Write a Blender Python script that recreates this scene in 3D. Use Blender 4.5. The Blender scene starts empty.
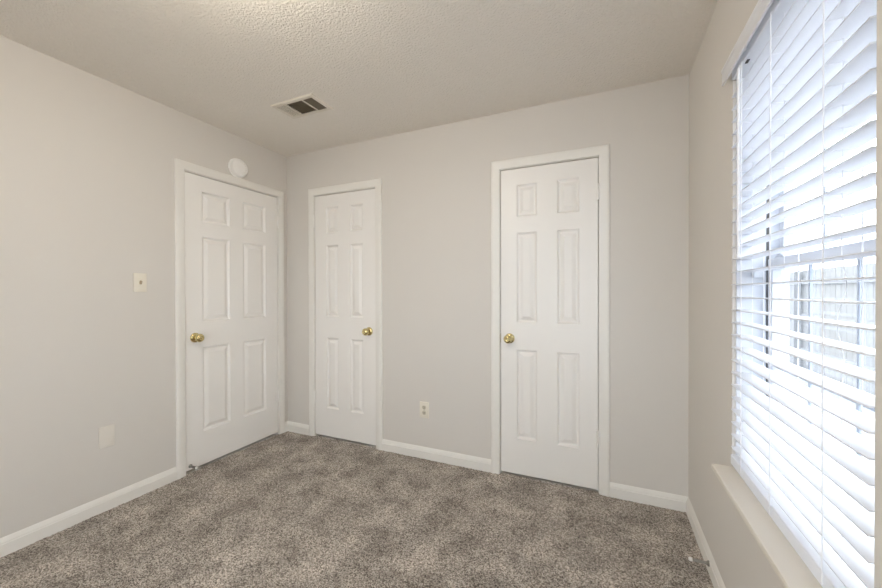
import bpy, bmesh, math, random
import numpy as np
from mathutils import Matrix, Vector

random.seed(7)
S = bpy.context.scene
COL = S.collection

# ------------------------------------------------------------------ camera, world, light, exposure
XL, XR, YB, YF, H = -2.584, 0.430, 2.433, -1.15, 2.44
cd = bpy.data.cameras.new('camera'); cam = bpy.data.objects.new('camera', cd); COL.objects.link(cam)
cd.sensor_width = 36.0; cd.lens = 367.16 / 882 * 36; cd.clip_start = 0.02
F_ = Vector((-0.4065841, 0.91359558, -0.00569905)); R_ = Vector((0.91361332, 0.40657803, -0.00223849)); U_ = Vector((-0.00027203, 0.00611686, 0.99998126))
cam.matrix_world = Matrix(((R_.x, U_.x, -F_.x, 0), (R_.y, U_.y, -F_.y, 0), (R_.z, U_.z, -F_.z, 1.2342), (0, 0, 0, 1)))
S.camera = cam

W = bpy.data.worlds.new('overcast_sky'); S.world = W; W.use_nodes = True
bg = W.node_tree.nodes['Background']
bg.inputs[0].default_value = (0.85, 0.91, 1.0, 1)
SKY = 7.8
bg.inputs[1].default_value = SKY
LAMP = 45.0
S.view_settings.view_transform = 'Standard'; S.view_settings.look = 'None'
S.view_settings.gamma = 1.0; S.view_settings.use_curve_mapping = False
S.view_settings.exposure = 0.11
S.cycles.max_bounces = 16; S.cycles.diffuse_bounces = 10; S.cycles.transparent_max_bounces = 16
S.cycles.sample_clamp_indirect = 6.0

# ------------------------------------------------------------------ materials
def mat(name, col, rough=0.5, metal=0.0, spec=0.5):
    m = bpy.data.materials.new(name); m.use_nodes = True
    b = m.node_tree.nodes['Principled BSDF']
    b.inputs['Base Color'].default_value = (*col, 1); b.inputs['Roughness'].default_value = rough
    b.inputs['Metallic'].default_value = metal; b.inputs['Specular IOR Level'].default_value = spec
    return m
def N(m, t, **kw):
    n = m.node_tree.nodes.new(t)
    for k, v in kw.items():
        if k in n.inputs: n.inputs[k].default_value = v
        else: setattr(n, k, v)
    return n
def L(m, a, b): m.node_tree.links.new(a, b)
def noise_look(m, c0, c1, scale=8.0, bump=0.0, bscale=200.0, bdist=0.001, detail=4.0):
    b = m.node_tree.nodes['Principled BSDF']; tc = N(m, 'ShaderNodeTexCoord')
    n = N(m, 'ShaderNodeTexNoise', Scale=scale, Detail=3.0); L(m, tc.outputs['Object'], n.inputs['Vector'])
    r = N(m, 'ShaderNodeMix', data_type='RGBA'); r.inputs[6].default_value = (*c0, 1); r.inputs[7].default_value = (*c1, 1)
    L(m, n.outputs['Fac'], r.inputs[0]); L(m, r.outputs[2], b.inputs['Base Color'])
    if bump:
        n2 = N(m, 'ShaderNodeTexNoise', Scale=bscale, Detail=detail); L(m, tc.outputs['Object'], n2.inputs['Vector'])
        bp = N(m, 'ShaderNodeBump', Strength=bump, Distance=bdist); L(m, n2.outputs['Fac'], bp.inputs['Height']); L(m, bp.outputs['Normal'], b.inputs['Normal'])
    return m
M = {}
M['wall'] = noise_look(mat('greige_wall_paint', (.6, .56, .5), .6, spec=.3), (.675, .645, .606), (.687, .657, .618), 3, .25, 160, .0012)
M['ceiling'] = noise_look(mat('textured_ceiling_paint', (.6, .56, .5), .9, spec=.1), (.82, .78, .72), (.87, .83, .77), 60, 1.0, 95, .007, 3)
M['trim'] = noise_look(mat('white_trim_paint', (.8, .77, .72), .38, spec=.4), (.81, .79, .75), (.82, .80, .76), 5, .05, 90, .0006)
M['door'] = noise_look(mat('white_door_paint', (.8, .78, .74), .36, spec=.4), (.845, .825, .795), (.855, .835, .805), 4, .06, 120, .0006)
M['sill'] = noise_look(mat('sill_paint', (.75, .72, .66), .3, spec=.4), (.72, .68, .61), (.74, .70, .63), 4)
M['plate'] = noise_look(mat('ivory_plastic', (.75, .71, .62), .35), (.80, .755, .66), (.82, .775, .68), 5)
M['plate2'] = noise_look(mat('painted_plate', (.68, .64, .58), .4), (.745, .71, .65), (.755, .72, .66), 5)
M['detector'] = noise_look(mat('white_plastic', (.8, .79, .77), .4), (.88, .87, .85), (.90, .89, .87), 6)
M['dark'] = noise_look(mat('dark_slot', (.05, .04, .03), .7), (.04, .034, .028), (.05, .042, .034), 6)
M['toggle'] = noise_look(mat('shaded_ivory_toggle', (.45, .36, .24), .4), (.40, .32, .22), (.44, .36, .25), 6)  # ivory toggle, its shadow put into the colour
M['socket'] = noise_look(mat('almond_plastic', (.6, .55, .44), .4), (.62, .57, .46), (.64, .59, .48), 6)
M['brass'] = noise_look(mat('polished_brass', (.78, .60, .26), .16, 1.0), (.62, .52, .26), (.68, .58, .31), 12)
M['steel'] = noise_look(mat('dull_steel', (.3, .29, .27), .4, 1.0), (.26, .25, .23), (.34, .33, .30), 20)
M['rubber'] = noise_look(mat('white_rubber', (.8, .79, .76), .5), (.80, .79, .76), (.82, .81, .78), 20)
M['vinyl'] = noise_look(mat('white_vinyl', (.85, .86, .88), .4), (.66, .68, .73), (.69, .71, .76), 5)
M['track'] = noise_look(mat('dark_weatherstrip', (.07, .07, .075), .6), (.12, .115, .11), (.15, .145, .14), 20)
M['grille'] = noise_look(mat('grey_blue_grille', (.5, .55, .62), .4), (.47, .52, .60), (.49, .54, .62), 8)
M['cord'] = noise_look(mat('white_cord', (.85, .85, .86), .8), (.84, .84, .86), (.88, .88, .90), 60)
M['vent'] = noise_look(mat('vent_enamel', (.7, .66, .58), .45), (.74, .69, .61), (.76, .71, .63), 8)
M['duct'] = noise_look(mat('shade_brown_enamel', (.16, .13, .09), .6), (.17, .14, .10), (.21, .175, .125), 8)  # shade on the vent's louvers and opening, painted as brown
M['concrete'] = noise_look(mat('pale_concrete', (.5, .5, .5), .9), (.24, .24, .25), (.30, .30, .30), 2.5, .3, 40, .01)
M['cedar'] = noise_look(mat('weathered_fence_wood', (.5, .46, .42), .9), (.17, .166, .165), (.23, .226, .224), 6, .3, 30, .004)

# translucent faux-wood slats
m = M['slat'] = mat('white_blind_vinyl', (.86, .88, .92), .35, spec=.4)
noise_look(m, (.84, .835, .85), (.86, .855, .87), 6)
tr = N(m, 'ShaderNodeBsdfTranslucent'); tr.inputs['Color'].default_value = (.90, .94, 1.0, 1)
mx = N(m, 'ShaderNodeMixShader'); mx.inputs[0].default_value = .25
L(m, m.node_tree.nodes['Principled BSDF'].outputs[0], mx.inputs[1]); L(m, tr.outputs[0], mx.inputs[2])
L(m, mx.outputs[0], m.node_tree.nodes['Material Output'].inputs['Surface'])
# window glass
m = M['glass'] = bpy.data.materials.new('clear_glass'); m.use_nodes = True
nt = m.node_tree; nt.nodes.remove(nt.nodes['Principled BSDF'])
tp = N(m, 'ShaderNodeBsdfTransparent'); tp.inputs[0].default_value = (.95, .97, .97, 1); gl = N(m, 'ShaderNodeBsdfGlossy', Roughness=0.0)
fr = N(m, 'ShaderNodeFresnel', IOR=1.45); ge = N(m, 'ShaderNodeNewGeometry'); io = N(m, 'ShaderNodeMapRange')
io.inputs[3].default_value = 1.45; io.inputs[4].default_value = 1 / 1.45; L(m, ge.outputs['Backfacing'], io.inputs[0]); L(m, io.outputs[0], fr.inputs['IOR'])
mx = N(m, 'ShaderNodeMixShader')
L(m, fr.outputs[0], mx.inputs[0]); L(m, tp.outputs[0], mx.inputs[1]); L(m, gl.outputs[0], mx.inputs[2]); L(m, mx.outputs[0], nt.nodes['Material Output'].inputs['Surface'])
# lamp glass (a lit lamp)
m = M['lampglass'] = mat('lit_opal_glass', (.9, .86, .78), .3)
b = m.node_tree.nodes['Principled BSDF']; b.inputs['Emission Color'].default_value = (1.0, .91, .77, 1); b.inputs['Emission Strength'].default_value = LAMP
# carpet
m = M['carpet'] = mat('taupe_pile_carpet', (.2, .17, .15), .95, spec=.1)
b = m.node_tree.nodes['Principled BSDF']; tc = N(m, 'ShaderNodeTexCoord')
vo = N(m, 'ShaderNodeTexVoronoi', Scale=235.0); vo.feature = 'F1'
wn = N(m, 'ShaderNodeTexNoise', Scale=90.0, Detail=2.0)
vm = N(m, 'ShaderNodeMix', data_type='VECTOR'); vm.inputs[0].default_value = .006
L(m, tc.outputs['Object'], wn.inputs['Vector']); L(m, tc.outputs['Object'], vm.inputs[4]); L(m, wn.outputs['Color'], vm.inputs[5]); L(m, vm.outputs[1], vo.inputs['Vector'])
rp = N(m, 'ShaderNodeValToRGB'); sx = N(m, 'ShaderNodeSeparateColor')
L(m, vo.outputs['Color'], sx.inputs[0]); L(m, sx.outputs[0], rp.inputs[0])
e = rp.color_ramp.elements
e[0].position = 0.0; e[0].color = (.13, .112, .097, 1); e[1].position = 1.0; e[1].color = (.78, .72, .65, 1)
x = e.new(.45); x.color = (.41, .362, .322, 1)
n1 = N(m, 'ShaderNodeTexNoise', Scale=5.5, Detail=3.0, Roughness=.55); L(m, tc.outputs['Object'], n1.inputs['Vector'])  # broad patches: pile-direction shading put into the colour
mr = N(m, 'ShaderNodeMapRange'); mr.inputs[1].default_value = .36; mr.inputs[2].default_value = .64; mr.inputs[3].default_value = .61; mr.inputs[4].default_value = 1.00
L(m, n1.outputs['Fac'], mr.inputs[0])
mu = N(m, 'ShaderNodeVectorMath', operation='SCALE'); L(m, rp.outputs[0], mu.inputs[0]); L(m, mr.outputs[0], mu.inputs['Scale']); L(m, mu.outputs[0], b.inputs['Base Color'])
n2 = N(m, 'ShaderNodeTexNoise', Scale=260.0, Detail=2.0); L(m, tc.outputs['Object'], n2.inputs['Vector'])
bp = N(m, 'ShaderNodeBump', Strength=.8, Distance=.004); L(m, n2.outputs['Fac'], bp.inputs['Height']); L(m, bp.outputs['Normal'], b.inputs['Normal'])

# ------------------------------------------------------------------ mesh helpers
def box(bm, x0, x1, y0, y1, z0, z1, bev=0.0, rot=None, seg=1):
    vs = [bm.verts.new((x, y, z)) for x in (x0, x1) for y in (y0, y1) for z in (z0, z1)]
    fs = [bm.faces.new([vs[i] for i in f]) for f in ((0, 1, 3, 2), (4, 6, 7, 5), (0, 4, 5, 1), (2, 3, 7, 6), (0, 2, 6, 4), (1, 5, 7, 3))]
    if bev:
        es = list({e for f in fs for e in f.edges})
        r = bmesh.ops.bevel(bm, geom=es, offset=bev, segments=seg, affect='EDGES', profile=.6)
        vs = list({v for f in r['faces'] for v in f.verts} | {v for v in vs if v.is_valid})
    if rot is not None:
        c = Vector(((x0 + x1) / 2, (y0 + y1) / 2, (z0 + z1) / 2))
        bmesh.ops.transform(bm, matrix=Matrix.Translation(c) @ rot @ Matrix.Translation(-c), verts=vs)
    return vs
def lathe(bm, prof, origin=(0, 0, 0), axis='-Y', seg=32):
    """prof: list of (radius, distance along axis)"""
    o = Vector(origin)
    ax, u, v = {'-Y': (Vector((0, -1, 0)), Vector((1, 0, 0)), Vector((0, 0, 1))), '-Z': (Vector((0, 0, -1)), Vector((1, 0, 0)), Vector((0, -1, 0))), 'Z': (Vector((0, 0, 1)), Vector((1, 0, 0)), Vector((0, 1, 0)))}[axis]
    rings = []
    for r, d in prof:
        if r < 1e-6: rings.append([bm.verts.new(o + ax * d)])
        else: rings.append([bm.verts.new(o + ax * d + (u * math.cos(2 * math.pi * k / seg) + v * math.sin(2 * math.pi * k / seg)) * r) for k in range(seg)])
    for a, b_ in zip(rings, rings[1:]):
        for k in range(seg):
            k2 = (k + 1) % seg
            if len(a) == 1 and len(b_) > 1: bm.faces.new((a[0], b_[k], b_[k2]))
            elif len(b_) == 1 and len(a) > 1: bm.faces.new((a[k], b_[0], a[k2]))
            elif len(a) > 1: bm.faces.new((a[k], b_[k], b_[k2], a[k2]))
def tube(bm, pts, r, seg=8):
    pts = [Vector(p) for p in pts]; rings = []
    for i, p in enumerate(pts):
        t = (pts[min(i + 1, len(pts) - 1)] - pts[max(i - 1, 0)]).normalized()
        a = Vector((0, 0, 1)) if abs(t.z) < .9 else Vector((1, 0, 0))
        u = t.cross(a).normalized(); v = t.cross(u)
        rings.append([bm.verts.new(p + (u * math.cos(2 * math.pi * k / seg) + v * math.sin(2 * math.pi * k / seg)) * r) for k in range(seg)])
    for a, b_ in zip(rings, rings[1:]):
        for k in range(seg): bm.faces.new((a[k], a[(k + 1) % seg], b_[(k + 1) % seg], b_[k]))
    bm.faces.new(rings[0][::-1]); bm.faces.new(rings[-1])
def sweep(bm, prof, x0, x1):
    """extrude a (y,z) profile along x"""
    a = [bm.verts.new((x0, y, z)) for y, z in prof]; b_ = [bm.verts.new((x1, y, z)) for y, z in prof]; n = len(prof)
    for k in range(n): bm.faces.new((a[k], a[(k + 1) % n], b_[(k + 1) % n], b_[k]))
    bm.faces.new(a[::-1]); bm.faces.new(b_)
def obj(name, bm, material, parent=None, smooth=False):
    bmesh.ops.recalc_face_normals(bm, faces=bm.faces[:])
    me = bpy.data.meshes.new(name); bm.to_mesh(me); bm.free()
    o = bpy.data.objects.new(name, me); COL.objects.link(o); me.materials.append(material)
    if smooth:
        for p in me.polygons: p.use_smooth = True
        me.set_sharp_from_angle(angle=math.radians(40))
    if parent: o.parent = parent
    return o
def B(): return bmesh.new()
def tag(o, label=None, cat=None, group=None, kind=None):
    for k, v in (('label', label), ('category', cat), ('group', group), ('kind', kind)):
        if v: o[k] = v
    return o
def empty(name, loc, rz=0.0):
    o = bpy.data.objects.new(name, None); COL.objects.link(o); o.location = loc; o.rotation_euler = (0, 0, rz); o.empty_display_size = .1
    return o
HP = math.pi / 2
# wall-mounted things are modelled with x along the wall, -y into the room
def on_left(y, z): return (XL, y, z), HP
def on_back(x, z): return (x, YB, z), 0.0
def on_right(y, z): return (XR, y, z), -HP

# ------------------------------------------------------------------ room shell
T = .16
def wall(name, loc, rz, x0, x1, openings, closed, label):
    xs = sorted({x0, x1} | {o[0] for o in openings} | {o[1] for o in openings})
    zs = sorted({-.05, H} | {o[2] for o in openings} | {o[3] for o in openings})
    hole = lambda i, j: any(o[0] - 1e-6 <= xs[i] and xs[i + 1] <= o[1] + 1e-6 and o[2] - 1e-6 <= zs[j] and zs[j + 1] <= o[3] + 1e-6 for o in openings)
    bm = B(); q = lambda *p: bm.faces.new([bm.verts.new(v) for v in p])
    nx, nz = len(xs) - 1, len(zs) - 1
    for i in range(nx):
        for j in range(nz):
            a, b_, c, d = xs[i], xs[i + 1], zs[j], zs[j + 1]; h = hole(i, j)
            if not h: q((a, 0, c), (b_, 0, c), (b_, 0, d), (a, 0, d))
            if closed or not h: q((a, T, c), (b_, T, c), (b_, T, d), (a, T, d))
            solid = lambda ii, jj: 0 <= ii < nx and 0 <= jj < nz and not hole(ii, jj)
            for ii, jj, p in ((i - 1, j, ((a, 0, c), (a, 0, d), (a, T, d), (a, T, c))), (i + 1, j, ((b_, 0, c), (b_, 0, d), (b_, T, d), (b_, T, c))), (i, j - 1, ((a, 0, c), (b_, 0, c), (b_, T, c), (a, T, c))), (i, j + 1, ((a, 0, d), (b_, 0, d), (b_, T, d), (a, T, d)))):
                if h and (solid(ii, jj) or (closed and jj < 0)): q(*p)
                elif not h and not (0 <= ii < nx and 0 <= jj < nz): q(*p)
    bmesh.ops.remove_doubles(bm, verts=bm.verts[:], dist=1e-6)
    o = obj(name, bm, M['wall']); o.location = loc; o.rotation_euler = (0, 0, rz)
    return tag(o, label, 'wall', None, 'structure')

GAP = .022   # jamb thickness + clearance around a leaf
DOORS = {  # leaf extents in wall-local x, leaf z0, z1
    'd1': (1.563, 2.325), 'd2': (-2.260, -1.650), 'd3': (-.640, -.036)}
DZ0, DZ1 = .021, 2.050
op = lambda k: (DOORS[k][0] - GAP, DOORS[k][1] + GAP, 0.0, DZ1 + GAP)
# window opening: world Y .890 .. 1.668, z .580 .. 2.060
WY0, WY1, WZ0, WZ1 = .889, 1.668, .578, 2.060
VX0, VX1 = -1.35, .05    # added window, unseen, in the wall behind the viewer
wall('wall_left', (XL, 0, 0), HP, YF, YB, [op('d1')], True, 'greige painted wall on the left with a six-panel door and smoke detector')
wall('wall_back', (0, YB, 0), 0, XL - T, XR + T, [op('d2'), op('d3')], True, 'greige painted far wall with two narrow six-panel doors')
wall('wall_right', (XR, 0, 0), -HP, -YB, -YF, [(-WY1, -WY0, WZ0, WZ1)], False, 'greige painted wall on the right around the window')
wall('wall_front', (0, YF, 0), math.pi, -XR - T, -XL + T, [(-VX1, -VX0, WZ0, WZ1)], False, 'greige painted wall behind the viewer')
bm = B(); box(bm, XL - T, XR + T, YF - T, YB + T, H, H + .12)
tag(obj('ceiling', bm, M['ceiling']), 'off-white textured ceiling with one air vent', 'ceiling', None, 'structure')

# carpet: a finely displaced pile surface
rng = np.random.default_rng(3)
st = .006
gx = np.arange(XL - .012, XR + .012 + st, st); gy = np.arange(YF - .012, YB + .012 + st, st)
gxx, gyy = np.meshgrid(gx, gy, indexing='ij'); nxg, nyg = gxx.shape
zz = rng.normal(0, .0011, gxx.shape).clip(-.003, .003)
low = rng.normal(0, 1, (len(gx) // 16 + 2, len(gy) // 16 + 2))
ii = np.arange(nxg) / 16; jj = np.arange(nyg) / 16
i0 = ii.astype(int); j0 = jj.astype(int); fi = (ii - i0)[:, None]; fj = (jj - j0)[None, :]
fi = fi * fi * (3 - 2 * fi); fj = fj * fj * (3 - 2 * fj)
lo = low[np.ix_(i0, j0)] * (1 - fi) * (1 - fj) + low[np.ix_(i0 + 1, j0)] * fi * (1 - fj) + low[np.ix_(i0, j0 + 1)] * (1 - fi) * fj + low[np.ix_(i0 + 1, j0 + 1)] * fi * fj
zz = zz + lo * .0008
co = np.stack([gxx + rng.normal(0, .0012, gxx.shape), gyy + rng.normal(0, .0012, gxx.shape), zz], -1).reshape(-1, 3)
idx = np.arange(nxg * nyg).reshape(nxg, nyg)
fc = np.stack([idx[:-1, :-1], idx[1:, :-1], idx[1:, 1:], idx[:-1, 1:]], -1).reshape(-1, 4)
me = bpy.data.meshes.new('floor'); me.vertices.add(len(co)); me.vertices.foreach_set('co', co.ravel())
me.loops.add(fc.size); me.loops.foreach_set('vertex_index', fc.ravel())
me.polygons.add(len(fc)); me.polygons.foreach_set('loop_start', np.arange(0, fc.size, 4)); me.polygons.foreach_set('use_smooth', np.ones(len(fc), bool))
me.update(calc_edges=True); me.materials.append(M['carpet'])
fo = bpy.data.objects.new('floor', me); COL.objects.link(fo)
tag(fo, 'mottled taupe pile carpet covering the floor', 'carpet', None, 'structure')

# ------------------------------------------------------------------ baseboards
BB = [(0, -.02), (-.013, -.02), (-.013, .056), (-.0100, .0575), (-.0105, .0605), (-.0085, .067), (-.0045, .076), (-.002, .083), (0, .085)]
def baseboard(name, loc, rz, x0, x1, label):
    bm = B(); sweep(bm, BB, x0, x1)
    o = obj(name, bm, M['trim'], smooth=True); o.location = loc; o.rotation_euler = (0, 0, rz)
    tag(o, label, 'baseboard', None, 'structure')
CW = .065    # casing outer offset from the leaf edge
baseboard('baseboard_left', (XL, 0, 0), HP, YF, DOORS['d1'][0] - CW, 'white baseboard along the left wall up to the door casing')
baseboard('baseboard_left', (XL, 0, 0), HP, DOORS['d1'][1] + CW, YB, 'stub of white baseboard between left door and room corner')
baseboard('baseboard_back', (0, YB, 0), 0, XL, DOORS['d2'][0] - CW, 'short white baseboard between left corner and narrow closet door')
baseboard('baseboard_back', (0, YB, 0), 0, DOORS['d2'][1] + CW, DOORS['d3'][0] - CW, 'white baseboard under the outlet between the two far doors')
baseboard('baseboard_back', (0, YB, 0), 0, DOORS['d3'][1] + CW, XR, 'white baseboard between right-hand far door and right corner')
baseboard('baseboard_right', (XR, 0, 0), -HP, -YB, -YF, 'white baseboard under the window on the right wall')
baseboard('baseboard_front', (0, YF, 0), math.pi, -XR, -XL, 'white baseboard on the wall behind the viewer')

# ------------------------------------------------------------------ doors
def leaf_mesh(w, h, d, stile, pan, rows):
    bm = B(); mul = w - 2 * stile - 2 * pan
    us = [0, stile, stile + pan, stile + pan + mul, w - stile, w]
    vs = [0] + [v for r in rows for v in r] + [h]
    prof = [(0, 0), (.002, .003), (.009, .0105), (.013, .0120), (.019, .0120), (.041, .0030), (.044, .0025)]
    q = lambda *p: bm.faces.new([bm.verts.new(v) for v in p])
    for i in range(5):
        for j in range(len(vs) - 1):
            a, b_, c, e = us[i], us[i + 1], vs[j], vs[j + 1]
            if i in (1, 3) and j % 2 == 1:
                prev = None
                for ins, dep in prof:
                    R = [(a + ins, dep, c + ins), (b_ - ins, dep, c + ins), (b_ - ins, dep, e - ins), (a + ins, dep, e - ins)]
                    if prev:
                        for k in range(4): q(prev[k], prev[(k + 1) % 4], R[(k + 1) % 4], R[k])
                    prev = R
                q(*prev)
            else: q((a, 0, c), (b_, 0, c), (b_, 0, e), (a, 0, e))
            q((a, d, c), (b_, d, c), (b_, d, e), (a, d, e))
            if i == 0: q((0, 0, c), (0, d, c), (0, d, e), (0, 0, e))
            if i == 4: q((w, 0, c), (w, d, c), (w, d, e), (w, 0, e))
            if j == 0: q((a, 0, 0), (b_, 0, 0), (b_, d, 0), (a, d, 0))
            if j == len(vs) - 2: q((a, 0, h), (b_, 0, h), (b_, d, h), (a, d, h))
    bmesh.ops.remove_doubles(bm, verts=bm.verts[:], dist=1e-6)
    return bm
CPROF = [(0, .0), (0, -.009), (.004, -.0105), (.012, -.0115), (.020, -.0135), (.034, -.0155), (.046, -.0165), (.053, -.015), (.057, -.011), (.057, 0)]  # (outwards from inner edge, y)
def casing(x0, x1, z1):
    """mitred U of casing around the opening x0..x1, top z1"""
    bm = B(); n = len(CPROF)
    st_ = []
    for (px, pz, dx, dz) in ((x0, -.01, -1, 0), (x0, z1, -1, 1), (x1, z1, 1, 1), (x1, -.01, 1, 0)):
        st_.append([bm.verts.new((px + dx * u, y, pz + dz * u)) for u, y in CPROF])
    for a, b_ in zip(st_, st_[1:]):
        for k in range(n): bm.faces.new((a[k], a[(k + 1) % n], b_[(k + 1) % n], b_[k]))
    bm.faces.new(st_[0]); bm.faces.new(st_[-1][::-1])
    return bm
def door(name, loc, rz, w, stile, pan, hinge_right, knob_x, label):
    r = empty(name, loc, rz); tag(r, label, 'door', None, 'structure')
    lf = obj('door_leaf', leaf_mesh(w, DZ1 - DZ0, .035, stile, pan, [(.234, .828), (1.008, 1.605), (1.710, 1.922)]), M['door'], r)
    lf.location = (0, .003, DZ0)
    fr = B(); g, jt = .0042, .0176; zt = DZ1 + .0055
    box(fr, -g - jt, -g, .0005, T - .03, -.01, zt + jt); box(fr, w + g, w + g + jt, .0005, T - .03, -.01, zt + jt); box(fr, -g, w + g, .0005, T - .03, zt, zt + jt)
    for a, b_, c, d in ((-g, .008, -.01, zt), (w - .008, w + g, -.01, zt), (.008, w - .008, zt - .012, zt)): box(fr, a, b_, .040, .074, c, d)
    obj('door_frame', fr, M['trim'], r)
    obj('door_casing', casing(-.008, w + .008, DZ1 + .010), M['trim'], r, True)
    hx = w + .0017 if hinge_right else -.0017
    for zc in (.340, 1.840):
        bm = B()
        lathe(bm, [(0, -.052), (.004, -.052), (.0078, -.049), (.0078, .049), (.004, .052), (0, .052)], (hx, -.0085, zc), 'Z', 14)
        box(bm, hx - .012, hx + .012, -.0015, .003, zc - .045, zc + .045, .0005)
        obj('hinge', bm, M['door'], r, True)
    # knob
    bm = B()
    lathe(bm, [(.0125, .006), (.011, .018), (.0115, .026), (.019, .031), (.0255, .038), (.0285, .046), (.0285, .052), (.0255, .059), (.020, .0635), (.0135, .066), (.011, .0645), (.009, .0645), (0, .0645)], (knob_x, 0, .922), '-Y', 36)
    k = obj('door_knob', bm, M['brass'], r, True); k['label'] = 'polished brass door knob'
    bm = B(); lathe(bm, [(0, -.003), (.033, -.003), (.033, .003), (.030, .007), (.022, .0105), (.013, .012), (0, .012)], (knob_x, 0, .922), '-Y', 36)
    obj('rosette', bm, M['brass'], k, True)
    bm = B(); lathe(bm, [(.0048, .060), (.0048, .0675), (.0035, .0685), (0, .0685)], (knob_x, 0, .922), '-Y', 16)
    obj('lock_button', bm, M['brass'], k, True)
    bm = B(); ex = w if not hinge_right else 0.0; s = 1 if not hinge_right else -1
    box(bm, min(ex - s * .002, ex + s * .003), max(ex - s * .002, ex + s * .003), .0045, .026, .892, .952)
    obj('latch_plate', bm, M['brass'], r)
    return r
door('door_1', (XL, DOORS['d1'][0], 0), HP, .762, .116, .209, True, .063, 'wide white six-panel door with brass knob in the left wall')
door('door_2', (DOORS['d2'][0], YB, 0), 0, .610, .119, .125, False, .610 - .060, 'narrow white closet door with its knob at right, nearest the room corner')
door('door_3', (DOORS['d3'][0], YB, 0), 0, .604, .107, .131, True, .060, 'white closet door with its knob at left, on the far wall near window')

# ------------------------------------------------------------------ window
# local frame on the right wall: x = -Y, -y into the room, y outward
r = empty('window_1', (XR, 0, 0), -HP); tag(r, 'white single-hung window with grilles behind the blind', 'window', None, 'structure')
x0, x1 = -WY1, -WY0
bm = B()   # outer frame: jambs, head and bottom
for a, b_ in ((x0, x0 + .010), (x1 - .010, x1)): box(bm, a, b_, .010, .094, WZ0, WZ1)
for a, b_ in ((x0, x0 + .014), (x1 - .014, x1)):
    box(bm, a, b_, .101, .156, WZ0, WZ1)
box(bm, x0 + .010, x1 - .010, .010, .156, WZ1 - .010, WZ1); box(bm, x0 + .010, x1 - .010, .090, .156, WZ0, WZ0 + .014)
obj('window_frame', bm, M['vinyl'], r)
for a, b_, in ((x0, x0 + .012), (x1 - .012, x1)):
    bm = B(); box(bm, a, b_, .094, .101, WZ0, WZ1)
    t = obj('jamb_track', bm, M['track'], r); t['label'] = 'dark weatherstripped jamb track'
def sash(name, y0, z0, z1, bot, top, label):
    """a sash with frame, 3 x 2 grille and panes"""
    a, b_ = x0 + .020, x1 - .020; s = .036
    bm = B()
    box(bm, a, a + s, y0, y0 + .028, z0, z1, .002); box(bm, b_ - s, b_, y0, y0 + .028, z0, z1, .002)
    box(bm, a + s, b_ - s, y0, y0 + .028, z0, z0 + bot, .002); box(bm, a + s, b_ - s, y0, y0 + .028, z1 - top, z1, .002)
    o = obj(name, bm, M['vinyl'], r)
    gx0, gx1, gz0, gz1 = a + s, b_ - s, z0 + bot, z1 - top
    bm = B(); yg = y0 + .014
    for k in (1, 2):
        xc = gx0 + (gx1 - gx0) * k / 3; box(bm, xc - .005, xc + .005, yg - .003, yg + .003, gz0, gz1)
    zc = (gz0 + gz1) / 2; box(bm, gx0, gx1, yg - .0029, yg + .0029, zc - .008, zc + .008)
    g = obj('grille', bm, M['grille'], o); g['label'] = 'grey-blue window grille'
    bm = B(); box(bm, gx0 - .005, gx1 + .005, yg + .006, yg + .010, gz0 - .005, gz1 + .005)
    obj('glass_pane', bm, M['glass'], o)
    return o
ls = sash('lower_sash', .095, WZ0 + .015, 1.346, .050, .030, '')
us = sash('upper_sash', .126, 1.318, WZ1 - .011, .030, .040, '')
bm = B(); xc = x0 + .10
box(bm, xc - .03, xc + .03, .097, .121, 1.3462, 1.352, .001); lathe(bm, [(0, 1.3515), (.011, 1.3515), (.011, 1.362), (0, 1.363)], (xc, .108, 0), 'Z', 16); box(bm, xc - .004, xc + .032, .093, .105, 1.355, 1.362, .001)
obj('sash_lock', bm, M['vinyl'], r, True)
bm = B(); box(bm, x0 + .011, x0 + .034, .052, .082, 1.282, 1.312, .002)
obj('sash_stop', bm, M['vinyl'], r)
# stool (window sill board)
bm = B()
prof = [(.118, .5705), (.118, .592), (-.058, .592), (-.063, .5905), (-.065, .586), (-.065, .576), (-.062, .572), (-.058, .5705)]
sweep(bm, prof, -1.660, -.898)
o = obj('window_sill', bm, M['sill'], r, True); o['label'] = 'cream painted window sill board'

# added window, unseen behind the viewer, lets in fill daylight
r = empty('added_window', (0, YF, 0), math.pi); tag(r, 'added bare window behind the viewer for fill daylight', 'window', None, 'structure')
a, b_ = -VX1, -VX0; bm = B()
for c, d in ((a, a + .045), (b_ - .045, b_)): box(bm, c, d, .090, .150, WZ0, WZ1)
for c, d in ((WZ0, WZ0 + .05), (1.30, 1.345), (WZ1 - .05, WZ1)): box(bm, a + .045, b_ - .045, .090, .150, c, d)
obj('window_frame', bm, M['vinyl'], r)
bm = B(); box(bm, a + .04, b_ - .04, .118, .122, WZ0 + .045, 1.305); obj('glass_pane', bm, M['glass'], r)
bm = B(); box(bm, a + .04, b_ - .04, .118, .122, 1.34, WZ1 - .045); obj('glass_pane', bm, M['glass'], r)

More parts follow.
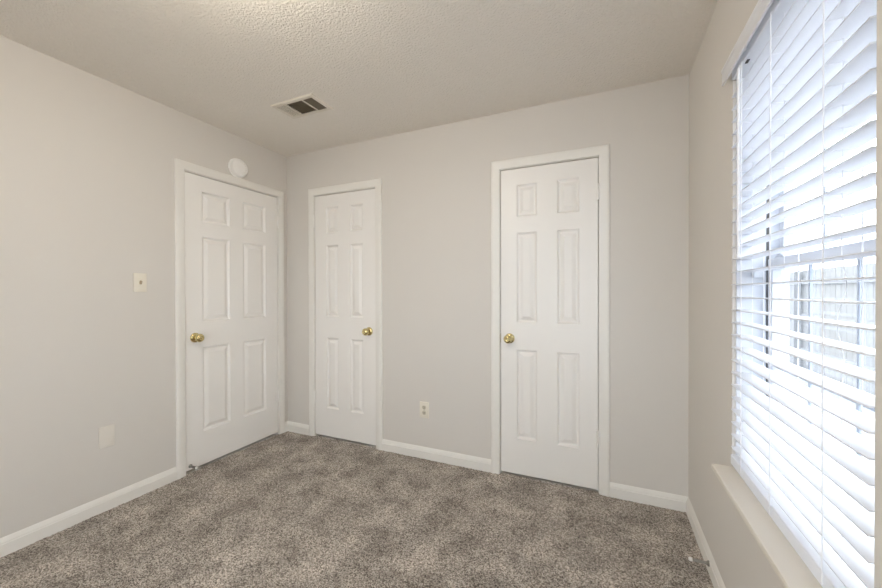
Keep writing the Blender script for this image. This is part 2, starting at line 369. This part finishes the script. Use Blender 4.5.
# ------------------------------------------------------------------ blind
r = empty('window_blind', (XR, 0, .600), -HP)
tag(r, 'white two-inch slatted venetian blind hanging in the window', 'blind')
zb = -.600
xa, xb = -1.660, -.893
YS0, YS1 = -.006, .050                               # slat depth range (local y)
bm = B(); box(bm, xa, xb, -.006, .036, 2.002 + zb, 2.046 + zb, .002); hr = obj('headrail', bm, M['slat'], r)
for xc in (-1.54, -1.035):
    bm = B(); box(bm, xc - .012, xc + .012, .002, .010, 2.0005 + zb, 2.0022 + zb); obj('cord_slot', bm, M['dark'], hr)
bm = B(); sweep(bm, [(-.019, 2.008 + zb), (-.025, 2.008 + zb), (-.0262, 2.013 + zb), (-.0245, 2.018 + zb), (-.0245, 2.052 + zb), (-.0275, 2.058 + zb), (-.0275, 2.066 + zb), (-.019, 2.066 + zb)], -1.702, -.86)
for xc in (-1.50, -1.08): box(bm, xc - .01, xc + .01, -.019, -.006, 2.020 + zb, 2.040 + zb)
o = obj('valance', bm, M['slat'], r); o['label'] = 'flat white valance board across the top'
PITCH, Z0 = .0455, 1.212
ladders = (-1.545, -1.308, -1.037)
proto = None
ks = range(-12, 17)
rr = random.Random(5)
for k in ks:
    z = Z0 + k * PITCH + zb
    if proto is None:
        bm = B(); n = 6
        top = [(YS0 + (YS1 - YS0) * i / n, .0012 * (1 - (2 * i / n - 1) ** 2) + .0014) for i in range(n + 1)]
        pr = top + [(y, q_ - .0028) for y, q_ in reversed(top)]
        sweep(bm, pr, xa, xb)
        proto = obj('slat', bm, M['slat'], r, True); o = proto
    else:
        o = proto.copy(); COL.objects.link(o); o.parent = r
    o.location = (rr.uniform(-.0012, .0012), 0, z); o.rotation_euler = (math.radians(rr.uniform(-.5, .5)) , 0, 0)
bm = B(); box(bm, xa, xb, YS0 - .001, YS1 + .001, .604 + zb, .638 + zb, .003, seg=2)
o = obj('bottom_rail', bm, M['slat'], r)
for xc in ladders:
    bm = B()
    for y in (YS0 - .0022, YS1 + .0022): tube(bm, [(xc, y, .612 + zb), (xc, y, 2.010 + zb)], .0016, 6)
    for k in ks: tube(bm, [(xc, YS0 - .0022, Z0 + k * PITCH + zb - .0035), (xc, YS1 + .0022, Z0 + k * PITCH + zb - .0035)], .0007, 5)
    obj('ladder_cord', bm, M['cord'], r)
    bm = B(); pts = []
    for k in range(0, 141):
        z = .606 + 1.402 * k / 140
        wv = math.exp(-((z - 1.2) / .13) ** 2) if xc == ladders[2] else 0
        pts.append((xc + .006 * wv * math.sin(z * 42), (YS0 + YS1) / 2 + .006 * wv * math.sin(z * 31), z + zb))
    tube(bm, pts, .0008, 5); obj('lift_cord', bm, M['cord'], r)
bm = B(); tube(bm, [(-1.552, -.0145, 1.352 + zb), (-1.552, -.0145, 1.990 + zb)], .0042, 8)
tube(bm, [(-1.552, -.0145, 1.990 + zb), (-1.552, -.012, 2.000 + zb), (-1.552, -.004, 2.012 + zb)], .0018, 6)
lathe(bm, [(0, 0), (.0052, .002), (.0058, .010), (.0042, .018)], (-1.552, -.0145, 1.346 + zb), 'Z', 10)
obj('tilt_wand', bm, M['cord'], r, True)

# ------------------------------------------------------------------ wall and ceiling fittings
# light switch
l, a = on_left(1.297, 1.295); r = empty('light_switch', l, a); tag(r, 'single toggle light switch on left wall beside the wide door', 'switch')
bm = B(); box(bm, -.035, .035, -.006, .002, -.057, .057, .004, seg=2); obj('wall_plate', bm, M['plate'], r, True)
bm = B(); box(bm, -.005, .005, -.018, -.004, -.010, .012, .002, Matrix.Rotation(math.radians(22), 4, 'X')); o = obj('toggle', bm, M['toggle'], r, True); o['label'] = 'ivory switch toggle with shadow in its colour'
for z in (-.030, .030):
    bm = B(); lathe(bm, [(.003, .0055), (.003, .0066), (0, .007)], (0, 0, z), '-Y', 12); obj('screw', bm, M['plate'], r, True)
# blank plate
l, a = on_left(1.128, .418); r = empty('blank_wall_plate', l, a); tag(r, 'blank cover plate low on left wall below the switch', 'wall plate')
bm = B(); box(bm, -.036, .036, -.0065, .002, -.060, .060, .004, seg=2); obj('plate', bm, M['plate2'], r, True)
for z in (-.042, .042):
    bm = B(); lathe(bm, [(.003, .006), (.003, .0070), (0, .0074)], (0, 0, z), '-Y', 12); obj('screw', bm, M['plate2'], r, True)
# outlet
l, a = on_back(-1.219, .360); r = empty('wall_outlet', l, a); tag(r, 'almond duplex outlet low on far wall between the two closet doors', 'outlet')
bm = B(); box(bm, -.038, .038, -.0065, .002, -.060, .060, .004, seg=2); obj('wall_plate', bm, M['plate'], r, True)
for z in (-.020, .020):
    bm = B(); lathe(bm, [(0, .004), (.0165, .004), (.0165, .0075), (.0155, .0085), (0, .0085)], (0, 0, z), '-Y', 28)
    for v in bm.verts: v.co.z = z + max(-.0135, min(.0135, v.co.z - z))
    o = obj('receptacle', bm, M['socket'], r); o['label'] = 'almond receptacle face'
    bm = B()
    box(bm, -.0078, -.0052, -.0090, -.0082, z - .001, z + .008); box(bm, .0052, .0078, -.0090, -.0082, z, z + .007)
    lathe(bm, [(0, .0082), (.0028, .0082), (.0028, .0090), (0, .0090)], (0, 0, z - .007), '-Y', 14)
    o = obj('socket_slot', bm, M['dark'], bpy.data.objects[o.name])
bm = B(); lathe(bm, [(.0032, .006), (.0032, .0074), (0, .0078)], (0, 0, 0), '-Y', 12); obj('screw', bm, M['steel'], r, True)
# smoke detector
l, a = on_left(1.950, 2.188); r = empty('smoke_detector', l, a); tag(r, 'round white smoke detector above the wide left door', 'smoke detector')
bm = B(); lathe(bm, [(0, -.002), (.074, -.002), (.074, .010), (.071, .012), (0, .012)], seg=48); obj('mounting_base', bm, M['detector'], r, True)
bm = B(); lathe(bm, [(.064, .010), (.064, .014), (.067, .015), (.067, .032), (.064, .038), (.056, .042), (.040, .0445), (0, .046)], seg=48); o = obj('cover', bm, M['detector'], r, True)
bm = B()
for i in range(9):
    an = math.radians(-70 + i * 20)
    for rad in (.040, .050):
        x, z = rad * math.cos(an), rad * math.sin(an)
        box(bm, x - .0035, x + .0035, -.0462 if rad < .045 else -.0448, -.043, z - .0012, z + .0012, 0, Matrix.Rotation(-an + HP, 4, 'Y'))
g = obj('sounder_slot', bm, M['plate2'], o); g['label'] = 'small slots in the cover'
bm = B(); lathe(bm, [(.010, .0445), (.010, .0478), (.008, .0486), (0, .0486)], (-.012, 0, .004), '-Y', 20); obj('test_button', bm, M['detector'], o, True)

# ceiling vent
r = empty('ceiling_vent', (-1.795, 1.820, H)); tag(r, 'white rectangular air vent in the ceiling with dark louvered openings', 'vent')
bm = B(); hw, hd, fw = .174, .099, .028; ft = .008
def ring(X, Y, z): return [(-X, -Y, z), (X, -Y, z), (X, Y, z), (-X, Y, z)]
rs = [ring(hw, hd, .002), ring(hw, hd, -.003), ring(hw - .006, hd - .006, -ft), ring(hw - fw, hd - fw, -ft), ring(hw - fw, hd - fw, .002)]
vr = [[bm.verts.new(p) for p in q_] for q_ in rs]
for a, b_ in zip(vr, vr[1:] + vr[:1]):
    for k in range(4): bm.faces.new((a[k], a[(k + 1) % 4], b_[(k + 1) % 4], b_[k]))
for xc in (-.072, .070): box(bm, xc - .006, xc + .006, -hd + fw, hd - fw, -ft, .001)
obj('vent_frame', bm, M['vent'], r)
bm = B(); box(bm, -hw + fw - .003, hw - fw + .003, -hd + fw - .003, hd - fw + .003, -.0012, .0008); o = obj('duct_opening', bm, M['duct'], r); o['label'] = 'duct opening, its shade painted on a flat panel'
def louvers(x0_, x1_, along, n, ang):
    bm = B(); y0_, y1_ = -hd + fw, hd - fw
    for i in range(n):
        t = (i + .5) / n
        if along == 'X':
            yc = y0_ + (y1_ - y0_) * t; box(bm, x0_, x1_, yc - .0045, yc + .0045, -.0050, -.0042, 0, Matrix.Rotation(math.radians(ang), 4, 'X'))
        else:
            xc = x0_ + (x1_ - x0_) * t; box(bm, xc - .0045, xc + .0045, y0_, y1_, -.0050, -.0042, 0, Matrix.Rotation(math.radians(ang), 4, 'Y'))
    return bm
obj('louver_bank', louvers(-hw + fw, -.078, 'Y', 8, 14), M['vent'], r)
o = obj('louver_bank', louvers(-.066, .064, 'X', 8, 38), M['duct'], r); o['label'] = 'middle louver bank with shade in its colour'
o = obj('louver_bank', louvers(.076, hw - fw, 'Y', 7, -38), M['duct'], r); o['label'] = 'end louver bank with shade in its colour'

# spring door stops
def door_stop(loc, rz, length, label):
    r = empty('door_stop', loc, rz); tag(r, label, 'door stop', 'spring door stops')
    bm = B(); lathe(bm, [(0, -.001), (.012, -.001), (.012, .003), (.009, .006), (.006, .010), (0, .010)], seg=20); obj('mounting_base', bm, M['steel'], r, True)
    bm = B(); pts = []
    nt_ = 18; L0 = .008; L1 = length - .012
    for i in range(nt_ * 10 + 1):
        t = i / (nt_ * 10); an = 2 * math.pi * nt_ * t
        pts.append((.0058 * math.cos(an), -(L0 + (L1 - L0) * t), .0058 * math.sin(an)))
    tube(bm, pts, .0013, 5); obj('spring', bm, M['steel'], r, True)
    bm = B(); lathe(bm, [(0, length - .014), (.0075, length - .014), (.0082, length - .010), (.0082, length - .003), (.006, length), (0, length + .0005)], seg=20)
    o = obj('rubber_tip', bm, M['rubber'], r, True); o['label'] = 'white rubber tip'
door_stop((XR - .0127, 1.932, .046), -HP, .075, 'spring door stop with white tip on baseboard under the window')
door_stop((XL - .0032, 1.590, .047), HP, .075, 'spring door stop with white tip at bottom corner of the wide left door')

# ceiling lamp (just above the frame, lights the ceiling)
r = empty('ceiling_lamp', (-1.08, .66, H)); tag(r, 'flush round ceiling lamp with lit opal glass dome', 'lamp')
bm = B(); lathe(bm, [(0, -.002), (.150, -.002), (.150, .020), (.146, .024), (0, .024)], axis='-Z', seg=48); obj('canopy', bm, M['vent'], r, True)
bm = B(); lathe(bm, [(.120, .022), (.140, .045), (.155, .070), (.158, .090), (.150, .115), (.125, .140), (.085, .157), (.045, .165), (0, .167)], axis='-Z', seg=48); obj('lamp_shade', bm, M['lampglass'], r, True)

# ------------------------------------------------------------------ outside
bm = B(); box(bm, -9.0, 9.0, -12, 12, -.40, -.20)
tag(obj('ground', bm, M['concrete']), 'pale concrete ground outside the window', 'ground', None, 'structure')
FX = 3.2
r = empty('privacy_fence', (FX, 2.5, -.2)); tag(r, 'pale wooden board fence seen outside through the blind', 'fence')
bm = B(); rr = random.Random(2); y = -6.5
while y < 8.5:
    w = .138; box(bm, 0, .018, y, y + w, .03, 1.80 + rr.uniform(-.006, .006)); y += w + .006
obj('board_panel', bm, M['cedar'], r)
for z in (.35, .95, 1.55):
    bm = B(); box(bm, -.038, -.0005, -6.5, 8.5, z, z + .088); obj('rail', bm, M['cedar'], r)
for y in (-6, -3.6, -1.2, 1.2, 3.6, 6):
    bm = B(); box(bm, -.128, -.039, y, y + .089, -.05, 1.78); obj('fence_post', bm, M['cedar'], r)
